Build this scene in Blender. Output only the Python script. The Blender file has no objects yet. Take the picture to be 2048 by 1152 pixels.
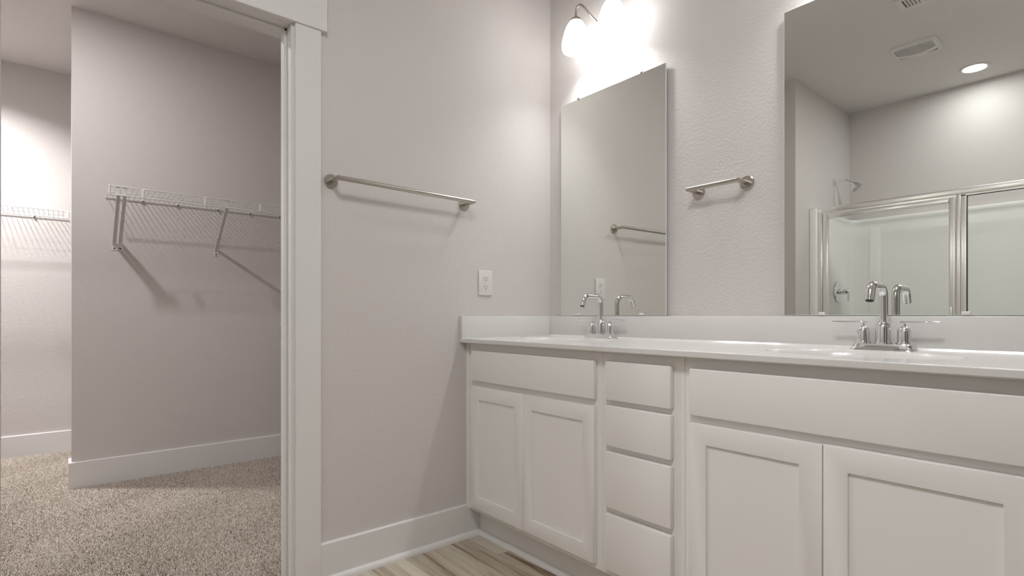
import bpy, bmesh, math, random
import numpy as np
from mathutils import Vector, Matrix

S = bpy.context.scene
COL = S.collection
PI = math.pi

# ------------------------------------------------------------------ camera
cam_data = bpy.data.cameras.new('camera')
cam = bpy.data.objects.new('camera', cam_data)
COL.objects.link(cam)
cam.location = (1.97, -1.90, 0.98)
cam.rotation_euler = (PI / 2, 0, math.radians(50.107))
cam_data.sensor_width = 36.0
cam_data.lens = 36.0 * 1075.0 / 2048.0
cam_data.shift_y = 56.0 / 2048.0
cam_data.clip_start = 0.02
S.camera = cam

# ------------------------------------------------------------------ world, exposure, lamp strengths
world = bpy.data.worlds.new('world')
S.world = world
world.use_nodes = True
world.node_tree.nodes['Background'].inputs[0].default_value = (0.9, 0.92, 1.0, 1)
world.node_tree.nodes['Background'].inputs[1].default_value = 0.05
S.view_settings.view_transform = 'Standard'
S.view_settings.look = 'None'
S.view_settings.gamma = 1.0
S.view_settings.use_curve_mapping = False
S.view_settings.exposure = 0.0
SHADE_POWER = 9.5         # frosted vanity shades
BULB_POWER = 275         # bulbs seen through the open bottoms of the shades
LED_POWER = 86          # shower disc
CLOSET_POWER = 900      # near closet dome
CLOSET_FAR_POWER = 1900  # deep closet downlight
FILL_POWER = 47          # wide fill disc added above the camera, no known fixture
# ------------------------------------------------------------------ materials
def nodes_of(name):
    m = bpy.data.materials.new(name)
    m.use_nodes = True
    nt = m.node_tree
    return m, nt, nt.nodes['Principled BSDF']

def srgb(r, g, b):
    f = lambda c: ((c / 255) / 12.92 if c <= 10 else ((c / 255 + 0.055) / 1.055) ** 2.4)
    return (f(r), f(g), f(b), 1)

def plain(name, col, rough=0.5, metal=0.0, spec=None, coat=0.0):
    m, nt, p = nodes_of(name)
    p.inputs['Base Color'].default_value = col
    p.inputs['Roughness'].default_value = rough
    p.inputs['Metallic'].default_value = metal
    if spec is not None:
        p.inputs['Specular IOR Level'].default_value = spec
    if coat:
        p.inputs['Coat Weight'].default_value = coat
        p.inputs['Coat Roughness'].default_value = 0.08
    return m

def textured(name, col, scale, strength, dist=0.002, rough=0.6, detail=3.0, var=0.0, coarse=None):
    m = plain(name, col, rough, spec=0.3)
    nt = m.node_tree
    p = nt.nodes['Principled BSDF']
    tc = nt.nodes.new('ShaderNodeTexCoord')
    n = nt.nodes.new('ShaderNodeTexNoise')
    n.inputs['Scale'].default_value = scale
    n.inputs['Detail'].default_value = detail
    b = nt.nodes.new('ShaderNodeBump')
    b.inputs['Strength'].default_value = strength
    b.inputs['Distance'].default_value = dist
    nt.links.new(tc.outputs['Object'], n.inputs['Vector'])
    nt.links.new(n.outputs['Fac'], b.inputs['Height'])
    nt.links.new(b.outputs['Normal'], p.inputs['Normal'])
    return m

M = {}
M['wall'] = textured('painted_orange_peel_wall', srgb(213, 207.5, 204.5), 95, 0.55, 0.003, 0.62)
M['wall_smooth'] = textured('painted_smooth_wall', srgb(213, 207.5, 204.5), 95, 0.16, 0.003, 0.62)
M['ceiling'] = textured('knockdown_ceiling_paint', srgb(224, 220, 217), 70, 0.6, 0.004, 0.8, 5)
M['trim'] = plain('semigloss_white_trim', srgb(228, 226, 224), 0.35, spec=0.4)
M['cabinet'] = plain('satin_cabinet_paint', srgb(238, 235.5, 232), 0.42, spec=0.4)
M['marble'] = plain('cultured_marble', srgb(222, 220, 217), 0.16, spec=0.5)
M['chrome'] = plain('polished_chrome', (0.86, 0.87, 0.88, 1), 0.05, 1.0)
M['nickel'] = plain('brushed_nickel', (0.50, 0.47, 0.42, 1), 0.27, 1.0)
M['alum'] = plain('satin_aluminium', (0.93, 0.92, 0.90, 1), 0.28, 1.0)
M['mirror'] = plain('silvered_mirror', (0.865, 0.885, 0.85, 1), 0.0, 1.0)
M['mirror_edge'] = plain('polished_glass_edge', srgb(226, 231, 228), 0.15)
M['mirror_back'] = plain('mirror_backing', srgb(70, 72, 70), 0.5)
M['plastic'] = plain('white_plastic', srgb(226, 222, 220), 0.35)
M['clear_plastic'] = plain('milky_clip_plastic', srgb(228, 226, 222), 0.25)
M['dark'] = plain('dark_slot', srgb(30, 27, 25), 0.6)
M['grey_slot'] = plain('grey_louvre_gap', srgb(96, 94, 92), 0.7)
M['wire'] = plain('white_vinyl_wire', srgb(226, 223, 222), 0.4)
M['brace'] = plain('white_enamelled_steel', srgb(214, 211, 210), 0.42)
M['fibre'] = plain('gloss_fibreglass', srgb(243, 242, 239), 0.14, spec=0.45)
M['carpet_base'] = textured('carpet_backing', srgb(150, 136, 124), 300, 1.0, 0.004, 0.95)
M['rubber'] = plain('rubber_seal', srgb(60, 62, 62), 0.6)

def emit(name, col, strength):
    m = bpy.data.materials.new(name)
    m.use_nodes = True
    nt = m.node_tree
    nt.nodes.clear()
    e = nt.nodes.new('ShaderNodeEmission')
    e.inputs[0].default_value = col
    e.inputs[1].default_value = strength
    o = nt.nodes.new('ShaderNodeOutputMaterial')
    nt.links.new(e.outputs[0], o.inputs[0])
    return m
M['shade'] = emit('lit_frosted_glass', (1.0, 1.0, 0.99, 1), SHADE_POWER)
M['bulb'] = emit('lit_bulb', (1.0, 1.0, 0.995, 1), BULB_POWER)
M['led'] = emit('lit_led_diffuser', (0.975, 1.0, 1.01, 1), LED_POWER)
M['closet_far_led'] = emit('lit_deep_closet_diffuser', (1.0, 0.985, 0.985, 1), CLOSET_FAR_POWER)
M['fill_led'] = emit('added_fill_diffuser', (1.0, 1.0, 1.01, 1), FILL_POWER)
M['closet_led'] = emit('lit_closet_diffuser', (1.0, 0.985, 0.985, 1), CLOSET_POWER)

def glass_mat():
    m = bpy.data.materials.new('clear_shower_glass')
    m.use_nodes = True
    nt = m.node_tree
    nt.nodes.clear()
    t = nt.nodes.new('ShaderNodeBsdfTransparent')
    t.inputs[0].default_value = (0.985, 0.99, 0.985, 1)
    g = nt.nodes.new('ShaderNodeBsdfGlossy')
    g.inputs['Roughness'].default_value = 0.01
    f = nt.nodes.new('ShaderNodeFresnel')
    f.inputs[0].default_value = 1.28
    x = nt.nodes.new('ShaderNodeMixShader')
    o = nt.nodes.new('ShaderNodeOutputMaterial')
    nt.links.new(f.outputs[0], x.inputs[0])
    nt.links.new(t.outputs[0], x.inputs[1])
    nt.links.new(g.outputs[0], x.inputs[2])
    nt.links.new(x.outputs[0], o.inputs[0])
    return m
M['glass'] = glass_mat()

def plank_mat():
    m, nt, p = nodes_of('grey_oak_vinyl_plank')
    N, L = nt.nodes.new, nt.links.new
    tc = N('ShaderNodeTexCoord')
    sep = N('ShaderNodeSeparateXYZ')
    L(tc.outputs['Object'], sep.inputs[0])
    def math_(op, a, b=None):
        n = N('ShaderNodeMath'); n.operation = op
        for i, v in enumerate((a, b)):
            if v is None: continue
            if isinstance(v, (int, float)): n.inputs[i].default_value = v
            else: L(v, n.inputs[i])
        return n.outputs[0]
    row = math_('FLOOR', math_('DIVIDE', math_('ADD', sep.outputs[1], 5.03), 0.18))
    offs = math_('MULTIPLY', math_('FRACT', math_('MULTIPLY', row, 0.377)), 1.22)
    xs = math_('DIVIDE', math_('ADD', math_('ADD', sep.outputs[0], 9.0), offs), 1.22)
    brd = math_('FLOOR', xs)
    cmb = N('ShaderNodeCombineXYZ'); L(row, cmb.inputs[0]); L(brd, cmb.inputs[1])
    wn = N('ShaderNodeTexWhiteNoise'); wn.noise_dimensions = '2D'; L(cmb.outputs[0], wn.inputs['Vector'])
    # stretched grain, shifted per board
    gv = N('ShaderNodeCombineXYZ')
    L(math_('ADD', math_('MULTIPLY', sep.outputs[0], 0.55), math_('MULTIPLY', wn.outputs['Value'], 37.0)), gv.inputs[0])
    L(math_('MULTIPLY', sep.outputs[1], 10.0), gv.inputs[1])
    L(math_('MULTIPLY', wn.outputs['Value'], 11.0), gv.inputs[2])
    g1 = N('ShaderNodeTexNoise'); g1.inputs['Scale'].default_value = 1.9; g1.inputs['Detail'].default_value = 7; g1.inputs['Roughness'].default_value = 0.62; g1.inputs['Distortion'].default_value = 0.6
    L(gv.outputs[0], g1.inputs['Vector'])
    g2 = N('ShaderNodeTexNoise'); g2.inputs['Scale'].default_value = 9.0; g2.inputs['Detail'].default_value = 5
    L(gv.outputs[0], g2.inputs['Vector'])
    ramp = N('ShaderNodeValToRGB')
    e = ramp.color_ramp.elements
    e[0].position, e[0].color = 0.34, srgb(88, 66, 46)
    e[1].position, e[1].color = 0.72, srgb(222, 214, 198)
    for pos, c in ((0.40, srgb(142, 122, 98)), (0.50, srgb(188, 177, 158)), (0.60, srgb(206, 198, 181))):
        k = e.new(pos); k.color = c
    mixv = math_('ADD', math_('MULTIPLY', g1.outputs['Fac'], 0.8), math_('MULTIPLY', g2.outputs['Fac'], 0.2))
    shift = math_('ADD', mixv, math_('MULTIPLY', math_('SUBTRACT', wn.outputs['Value'], 0.5), 0.10))
    L(shift, ramp.inputs[0])
    # seams
    fy = math_('FRACT', math_('DIVIDE', math_('ADD', sep.outputs[1], 5.03), 0.18))
    fx = math_('FRACT', xs)
    seam = math_('MINIMUM', math_('GREATER_THAN', fy, 0.005), math_('GREATER_THAN', fx, 0.0009))
    mx = N('ShaderNodeMix'); mx.data_type = 'RGBA'
    L(seam, mx.inputs[0])
    mx.inputs[6].default_value = srgb(128, 113, 96)
    L(ramp.outputs[0], mx.inputs[7])
    L(mx.outputs[2], p.inputs['Base Color'])
    p.inputs['Roughness'].default_value = 0.45
    b = N('ShaderNodeBump'); b.inputs['Strength'].default_value = 0.15; b.inputs['Distance'].default_value = 0.002
    L(g2.outputs['Fac'], b.inputs['Height']); L(b.outputs[0], p.inputs['Normal'])
    return m
M['plank'] = plank_mat()

def pile_mat():
    m, nt, p = nodes_of('heathered_carpet_yarn')
    N, L = nt.nodes.new, nt.links.new
    at = N('ShaderNodeAttribute'); at.attribute_name = 'yarn'
    ramp = N('ShaderNodeValToRGB')
    e = ramp.color_ramp.elements
    e[0].position, e[0].color = 0.0, srgb(104, 87, 72)
    e[1].position, e[1].color = 1.0, srgb(232, 222, 212)
    for pos, c in ((0.18, srgb(182, 166, 150)), (0.45, srgb(210, 197, 184)), (0.75, srgb(232, 222, 212))):
        k = e.new(pos); k.color = c
    L(at.outputs['Fac'], ramp.inputs[0])
    L(ramp.outputs[0], p.inputs['Base Color'])
    p.inputs['Roughness'].default_value = 0.9
    p.inputs['Specular IOR Level'].default_value = 0.1
    return m
M['pile'] = pile_mat()

# ------------------------------------------------------------------ mesh helpers
class MB:
    """collects shapes in world coordinates and links them as one mesh object"""
    def __init__(s):
        s.bm = bmesh.new()
    def _merge(s, bm2):
        me = bpy.data.meshes.new('tmp')
        bm2.to_mesh(me); bm2.free()
        s.bm.from_mesh(me)
        bpy.data.meshes.remove(me)
    def box(s, lo, hi, bev=0.0, seg=2):
        b = bmesh.new()
        bmesh.ops.create_cube(b, size=1.0)
        d = [hi[i] - lo[i] for i in range(3)]
        for v in b.verts:
            v.co = Vector([(lo[i] + hi[i]) / 2 + v.co[i] * d[i] for i in range(3)])
        if bev:
            bmesh.ops.bevel(b, geom=b.edges[:], offset=bev, segments=seg, profile=0.5, affect='EDGES')
        bmesh.ops.recalc_face_normals(b, faces=b.faces[:])
        s._merge(b)
        return s
    def obox(s, c, X, Y, Z, bev=0.0):
        """oriented box: centre and three half-extent vectors"""
        b = bmesh.new()
        bmesh.ops.create_cube(b, size=2.0)
        c, X, Y, Z = Vector(c), Vector(X), Vector(Y), Vector(Z)
        for v in b.verts:
            v.co = c + X * v.co[0] + Y * v.co[1] + Z * v.co[2]
        if bev:
            bmesh.ops.bevel(b, geom=b.edges[:], offset=bev, segments=2, profile=0.5, affect='EDGES')
        bmesh.ops.recalc_face_normals(b, faces=b.faces[:])
        s._merge(b)
        return s
    def lathe(s, prof, origin=(0, 0, 0), axis=(0, 0, 1), n=32, caps=True):
        """prof = [(radius, height)] along axis"""
        ax = Vector(axis).normalized()
        q = Vector((0, 0, 1)).rotation_difference(ax)
        o = Vector(origin)
        rings = []
        for r, h in prof:
            ring = []
            for k in range(n):
                a = 2 * PI * k / n
                ring.append(s.bm.verts.new(o + q @ Vector((r * math.cos(a), r * math.sin(a), h))))
            rings.append(ring)
        for A, B in zip(rings, rings[1:]):
            for k in range(n):
                s.bm.faces.new((A[k], A[(k + 1) % n], B[(k + 1) % n], B[k]))
        if caps:
            s.bm.faces.new(list(reversed(rings[0])))
            s.bm.faces.new(rings[-1])
        return s
    def cyl(s, p0, p1, r, n=24, r1=None):
        p0, p1 = Vector(p0), Vector(p1)
        d = p1 - p0
        return s.lathe([(r, 0), (r if r1 is None else r1, d.length)], p0, d, n)
    def tube(s, pts, r, n=12, caps=True, radii=None):
        pts = [Vector(p) for p in pts]
        rings = []
        up = None
        for i, p in enumerate(pts):
            if i == 0: t = (pts[1] - p).normalized()
            elif i == len(pts) - 1: t = (p - pts[i - 1]).normalized()
            else:
                a, b = (p - pts[i - 1]).normalized(), (pts[i + 1] - p).normalized()
                t = (a + b).normalized()
            if up is None:
                up = t.orthogonal().normalized()
            else:
                up = (up - t * up.dot(t)).normalized()
            side = t.cross(up)
            rr = radii[i] if radii else r
            if 0 < i < len(pts) - 1:
                c = max(0.5, a.dot(t))
                mv = (b - a)
                mv = mv.normalized() if mv.length > 1e-6 else None
            else:
                c, mv = 1, None
            ring = []
            for k in range(n):
                an = 2 * PI * k / n
                off = up * math.cos(an) * rr + side * math.sin(an) * rr
                if mv is not None and c < 0.999:
                    off = off + mv * off.dot(mv) * (1 / c - 1)
                ring.append(s.bm.verts.new(p + off))
            rings.append(ring)
        for A, B in zip(rings, rings[1:]):
            for k in range(n):
                s.bm.faces.new((A[k], A[(k + 1) % n], B[(k + 1) % n], B[k]))
        if caps:
            s.bm.faces.new(list(reversed(rings[0])))
            s.bm.faces.new(rings[-1])
        return s
    def prism(s, poly, axis, a, b):
        """poly of 2-D points in the two other axes (cyclic order), extruded from a to b along axis"""
        def P(u, v, w):
            c = [0, 0, 0]
            o = [(axis + 1) % 3, (axis + 2) % 3]
            c[o[0]], c[o[1]], c[axis] = u, v, w
            return Vector(c)
        A = [s.bm.verts.new(P(u, v, a)) for u, v in poly]
        B = [s.bm.verts.new(P(u, v, b)) for u, v in poly]
        n = len(poly)
        s.bm.faces.new(A); s.bm.faces.new(list(reversed(B)))
        for k in range(n):
            s.bm.faces.new((A[k], B[k], B[(k + 1) % n], A[(k + 1) % n]))
        return s
    def build(s, name, mat, parent=None, off=None, sharp=35, smooth=True):
        if off is None and parent is not None:
            r = parent
            while r.parent: r = r.parent
            off = r.location
        if off is not None:
            bmesh.ops.translate(s.bm, verts=s.bm.verts[:], vec=-Vector(off))
        bmesh.ops.recalc_face_normals(s.bm, faces=s.bm.faces[:])
        me = bpy.data.meshes.new(name)
        s.bm.to_mesh(me); s.bm.free()
        me.materials.append(M[mat])
        if smooth:
            for p in me.polygons: p.use_smooth = True
            me.set_sharp_from_angle(angle=math.radians(sharp))
        o = bpy.data.objects.new(name, me)
        COL.objects.link(o)
        if parent is not None: o.parent = parent
        return o

def thing(name, label, cat, loc=(0, 0, 0), group=None):
    o = bpy.data.objects.new(name, None)
    COL.objects.link(o)
    o.empty_display_size = 0.05
    o.location = loc
    return tag(o, label, cat, group)

def tag(o, label, cat, group=None):
    o['label'] = label
    o['category'] = cat
    if group: o['group'] = group
    return o

def struct(mb, name, mat, label, cat, parent=None):
    o = mb.build(name, mat, parent)
    if parent is None:
        o['kind'] = 'structure'
        tag(o, label, cat)
    return o

def copy_tree(o, parent=None):
    c = o.copy()
    COL.objects.link(c)
    if parent is not None: c.parent = parent
    for ch in list(o.children):
        copy_tree(ch, c)
    return c

def arc(c, r, a0, a1, n, f):
    return [f(c, r, a0 + (a1 - a0) * k / n) for k in range(n + 1)]

H = 2.74           # bathroom ceiling
# ------------------------------------------------------------------ setting: floors, walls, ceilings
DY0, DY1, DZ = -2.042, -1.277, 2.020       # clear closet doorway in the left wall
struct(MB().box((-0.06, -3.5, -0.10), (3.55, 0.12, 0.0)), 'floor', 'plank',
       'grey wood-look plank floor of the bathroom', 'floor')
struct(MB().box((-3.25, -3.45, -0.10), (-0.06, 0.55, 0.002)), 'floor_closet', 'carpet_base',
       'beige carpeted closet floor beyond the doorway', 'floor')
struct(MB().box((3.55, -2.6, -0.10), (5.0, 0.1, 0.0)), 'floor_hall', 'carpet_base',
       'carpeted floor of the dim hall behind the camera', 'floor')
struct(MB().box((-0.12, -3.55, H), (3.55, 0.12, H + 0.1)), 'ceiling', 'ceiling',
       'white textured bathroom ceiling, seen in the right mirror', 'ceiling')
struct(MB().box((-3.25, -3.45, H - 0.015), (-0.12, 0.55, H + 0.1)), 'ceiling_closet', 'ceiling',
       'shaded textured ceiling of the closet', 'ceiling')
struct(MB().box((3.55, -2.6, H), (5.0, 0.1, H + 0.1)), 'ceiling_hall', 'ceiling',
       'ceiling of the dim hall behind the camera', 'ceiling')

w = MB()
w.box((-0.115, DY1 + 0.018, 0), (0, 0.0, H))
w.box((-0.115, -3.5, 0), (0, DY0 - 0.018, H))
w.box((-0.115, DY0 - 0.018, DZ + 0.018), (0, DY1 + 0.018, H))
struct(w, 'wall_left', 'wall', 'greige textured wall with the closet doorway and long towel bar', 'wall')
struct(MB().box((-0.115, 0.0, 0), (3.55, 0.12, H)), 'wall_back', 'wall',
       'greige textured wall behind the vanity and mirrors', 'wall')
WX = 3.42
w = MB()
w.box((WX, -0.85, 0), (3.55, 0.0, H))
w.box((WX, -2.42, 0), (3.55, -1.65, H))
w.box((WX, -1.65, 2.05), (3.55, -0.85, H))
struct(w, 'wall_right', 'wall', 'greige end wall with the hall doorway behind the camera', 'wall')
SX0, SX1, SY0, SY1 = 0.262, 1.79, -3.40, -2.30       # shower alcove
w = MB()
w.box((0.0, -3.5, 0), (SX0, SY1, H))
w.box((SX1, -3.5, 0), (SX1 + 0.11, SY1, H))
w.box((SX1 + 0.11, SY1 - 0.13, 0), (2.50, SY1, H))
w.box((3.30, SY1 - 0.13, 0), (3.55, SY1, H))
w.box((2.50, SY1 - 0.13, 2.05), (3.30, SY1, H))
w.box((SX0, -3.5, 0), (SX1, SY0, H))
struct(w, 'wall_front', 'wall_smooth', 'greige walls around the shower alcove, seen in the right mirror', 'wall')
w = MB()
w.box((SX1 + 0.11, -4.3, 0), (3.55, -4.2, H)); w.box((3.45, -4.2, 0), (3.55, SY1 - 0.13, H)); w.box((SX1, -4.2, 0), (SX1 + 0.11, -3.5, H))
w.box((SX1, -4.3, H), (3.55, SY1 - 0.13, H + 0.1)); w.box((SX1, -4.3, -0.1), (3.55, -3.5, 0.0))
struct(w, 'wall_side_room', 'wall', 'walls of the side room behind the camera', 'wall')
# closet shell: the near block with the outer corner, the far wall
NX, NY, FX = -1.94, -1.862, -3.068
struct(MB().box((NX - 0.115, NY, 0), (NX, 0.30, H)), 'wall_closet_near', 'wall',
       'closet wall with the outer corner carrying the near wire shelf', 'wall')
struct(MB().box((-3.25, -3.45, 0), (FX, 0.45, H)), 'wall_closet_far', 'wall',
       'brighter far closet wall at the left edge of the photo', 'wall')
w = MB()
w.box((FX, -3.45, 0), (-0.115, -3.30, H))
struct(w, 'wall_closet_left', 'wall', 'left end wall of the closet', 'wall')
struct(MB().box((FX, 0.30, 0), (-0.115, 0.45, H)), 'wall_closet_right', 'wall', 'right end wall of the closet', 'wall')
w = MB()
w.box((4.9, -2.6, 0), (5.0, 0.1, H)); w.box((3.55, -2.6, 0), (4.9, -2.5, H)); w.box((3.55, 0.0, 0), (4.9, 0.1, H))
struct(w, 'wall_hall', 'wall', 'walls of the dim hall behind the camera', 'wall')

# baseboards with eased top edge
def baseboard(mb, axis, a, b, face, sgn, z0, z1, th=0.014):
    e = 0.004
    if axis == 1:     # runs along y, faces +-x ; prism axis 1 takes (z, x)
        poly = [(z0, face), (z1, face), (z1, face + sgn * (th - e)), (z1 - e, face + sgn * th), (z0, face + sgn * th)]
    else:             # runs along x, faces +-y ; prism axis 0 takes (y, z)
        poly = [(face, z0), (face, z1), (face + sgn * (th - e), z1), (face + sgn * th, z1 - e), (face + sgn * th, z0)]
    mb.prism(poly, axis, a, b)
def shoe(mb, axis, a, b, face, sgn, r=0.017, z0=0.0):
    pts = [(0, 0)] + [(r * math.cos(t), r * 1.25 * math.sin(t)) for t in [k * PI / 12 for k in range(7)]]
    if axis == 1: poly = [(z0 + q, face + sgn * p) for p, q in pts]
    else: poly = [(face + sgn * p, z0 + q) for p, q in pts]
    mb.prism(poly, axis, a, b)

KY = -0.452      # toe-kick face
b = MB(); baseboard(b, 1, -1.179, KY + 0.001, 0.0, 1, 0.0, 0.144)
shoe(b, 1, -1.179, KY - 0.010, 0.014, 1)
struct(b, 'baseboard_left', 'trim', 'white baseboard and shoe moulding between door casing and vanity', 'baseboard')
b = MB(); baseboard(b, 1, SY1, DY0 - 0.11, 0.0, 1, 0.0, 0.144); baseboard(b, 0, 0.014, SX0, SY1, 1, 0.0, 0.144)
struct(b, 'baseboard_front', 'trim', 'white baseboard left of the closet doorway', 'baseboard')
b = MB(); baseboard(b, 1, NY - 0.014, 0.30, NX, 1, 0.0, 0.157)
baseboard(b, 0, NX - 0.129, NX, NY, -1, 0.0, 0.157)
baseboard(b, 1, NY, 0.30, NX - 0.115, -1, 0.0, 0.157)
struct(b, 'baseboard_closet_near', 'trim', 'white baseboard around the outer corner in the closet', 'baseboard')
b = MB(); baseboard(b, 1, -3.30, 0.30, FX, 1, 0.0, 0.157)
struct(b, 'baseboard_closet_far', 'trim', 'white baseboard of the far closet wall', 'baseboard')
b = MB(); baseboard(b, 1, DY1 + 0.115, 0.30, -0.115, -1, 0.0, 0.157)
struct(b, 'baseboard_closet_doorway', 'trim', 'white baseboard on the closet side of the doorway wall', 'baseboard')
b = MB(); shoe(b, 0, 0.014, 1.86, KY, -1)
struct(b, 'trim_3', 'trim', 'white shoe moulding along the vanity toe kick', 'trim')

# door jamb with stops (closet doorway) and casing
j = MB()
for y, s_ in ((DY1, 1), (DY0, -1)):
    j.box((-0.117, min(y, y + s_ * 0.018), 0), (0.002, max(y, y + s_ * 0.018), DZ + 0.018), 0.0015, 1)
    j.box((-0.080, min(y, y - s_ * 0.011), 0), (-0.044, max(y, y - s_ * 0.011), DZ), 0.002, 1)
j.box((-0.117, DY0, DZ), (0.002, DY1, DZ + 0.018), 0.0015, 1)
j.box((-0.080, DY0, DZ - 0.011), (-0.044, DY1, DZ), 0.002, 1)
jamb = struct(j, 'trim_1', 'trim', 'white painted jamb and stop lining the closet doorway', 'door jamb')
sp = MB()
sp.box((-0.1185, DY1 - 0.0015, 0.885), (-0.086, DY1 + 0.0005, 0.945), 0.0004, 1)
sp.box((-0.1205, DY1 - 0.0015, 0.893), (-0.116, DY1 + 0.010, 0.937), 0.0004, 1)
sp.build('strike_plate', 'nickel', jamb)
c = MB()
CW, CT = 0.092, 0.018
c.box((0, DY1 + 0.010, 0.0), (CT, DY1 + 0.010 + CW, DZ + 0.001), 0.002, 1)
c.box((0, DY0 - 0.010 - CW, 0.0), (CT, DY0 - 0.010, DZ + 0.001), 0.002, 1)
c.box((0, DY0 - 0.030 - CW, DZ + 0.001), (CT + 0.006, DY1 + 0.030 + CW, DZ + 0.142), 0.002, 1)
struct(c, 'trim_2', 'trim', 'flat white casing with wider head board around the closet doorway', 'door casing')
c = MB()
c.box((-0.135, DY1 + 0.010, 0.0), (-0.115, DY1 + 0.010 + CW, DZ), 0.002, 1)
c.box((-0.135, DY0 - 0.010 - CW, 0.0), (-0.115, DY0 - 0.010, DZ), 0.002, 1)
c.box((-0.135, DY0 - 0.03 - CW, DZ), (-0.115, DY1 + 0.03 + CW, DZ + 0.142), 0.002, 1)
struct(c, 'trim_4', 'trim', 'casing on the closet side of the doorway', 'door casing')
c = MB()
c.box((2.50 - CW, SY1, 0), (2.50, SY1 + 0.018, 2.05), 0.002, 1)
c.box((3.30, SY1, 0), (3.30 + CW, SY1 + 0.018, 2.05), 0.002, 1)
c.box((2.50 - CW - 0.02, SY1, 2.05), (3.30 + CW + 0.02, SY1 + 0.024, 2.19), 0.002, 1)
struct(c, 'trim_6', 'trim', 'white casing around the side doorway', 'door casing')
c = MB()
c.box((WX - 0.018, -0.85, 0), (WX, -0.85 + CW, 2.05), 0.002, 1)
c.box((WX - 0.018, -1.65 - CW, 0), (WX, -1.65, 2.05), 0.002, 1)
c.box((WX - 0.024, -1.65 - CW - 0.02, 2.05), (WX, -0.85 + CW + 0.02, 2.19), 0.002, 1)
struct(c, 'trim_5', 'trim', 'white casing around the hall doorway', 'door casing')

# ------------------------------------------------------------------ carpet pile (stuff)
def carpet():
    rng = np.random.default_rng(7)
    regs = [(-1.94, -0.125, -2.35, 0.285), (-3.05, -1.94, -2.35, -1.40)]
    P = []
    for x0, x1, y0, y1 in regs:
        st = 0.0037
        gx, gy = np.meshgrid(np.arange(x0, x1, st), np.arange(y0, y1, st))
        q = np.stack([gx.ravel(), gy.ravel()], 1)
        q += rng.uniform(-0.5, 0.5, q.shape) * st * 1.3
        P.append(q)
    P = np.concatenate(P)
    P = P[~((P[:, 0] > NX - 0.132) & (P[:, 0] < NX + 0.016) & (P[:, 1] > NY - 0.018))]
    n = len(P)
    # low-frequency lean (vacuum tracks and footprints)
    ph = rng.uniform(0, 6.28, (6, 2)); fr = rng.uniform(2, 9, (6, 2))
    lx = sum(np.sin(P[:, 0] * fr[k, 0] * 1.3 + P[:, 1] * fr[k, 1] + ph[k, 0]) for k in range(6)) / 6
    ly = sum(np.sin(P[:, 0] * fr[k, 1] - P[:, 1] * fr[k, 0] * 1.2 + ph[k, 1]) for k in range(6)) / 6
    h = rng.uniform(0.008, 0.0145, n)
    lean = rng.normal(0, 0.0042, (n, 2)) + 0.006 * np.stack([lx, ly], 1)
    r = rng.uniform(0.0012, 0.0021, n)
    a0 = rng.uniform(0, 6.28, n)
    V = np.zeros((n, 7, 3))
    for k in range(3):
        a = a0 + k * 2.0944
        V[:, k, 0] = P[:, 0] + r * np.cos(a); V[:, k, 1] = P[:, 1] + r * np.sin(a); V[:, k, 2] = 0.001
        V[:, 3 + k, 0] = P[:, 0] + lean[:, 0] * 0.55 + 0.95 * r * np.cos(a + 0.7)
        V[:, 3 + k, 1] = P[:, 1] + lean[:, 1] * 0.55 + 0.95 * r * np.sin(a + 0.7)
        V[:, 3 + k, 2] = h * 0.72
    V[:, 6, 0] = P[:, 0] + lean[:, 0]; V[:, 6, 1] = P[:, 1] + lean[:, 1]; V[:, 6, 2] = h
    T = []
    for k in range(3):
        m_ = (k + 1) % 3
        T += [(k, m_, 3 + m_), (k, 3 + m_, 3 + k), (3 + k, 3 + m_, 6)]
    T = np.array(T)
    F = (T[None] + 7 * np.arange(n)[:, None, None]).reshape(-1)
    me = bpy.data.meshes.new('carpet_pile')
    me.vertices.add(n * 7); me.vertices.foreach_set('co', V.reshape(-1).astype(np.float32))
    nf = n * len(T)
    me.loops.add(nf * 3); me.loops.foreach_set('vertex_index', F.astype(np.int32))
    me.polygons.add(nf); me.polygons.foreach_set('loop_start', np.arange(0, nf * 3, 3, dtype=np.int32))
    me.update(calc_edges=True)
    at = me.attributes.new('yarn', 'FLOAT', 'POINT')
    val = np.clip(rng.beta(1.6, 1.1, n), 0, 1)
    val = np.where(rng.random(n) < 0.06, val * 0.12, val)
    at.data.foreach_set('value', np.repeat(val, 7).astype(np.float32))
    me.materials.append(M['pile'])
    o = bpy.data.objects.new('carpet_pile', me)
    COL.objects.link(o)
    o['kind'] = 'stuff'
    tag(o, 'short heathered beige and brown carpet pile on the closet floor', 'carpet')
carpet()

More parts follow.
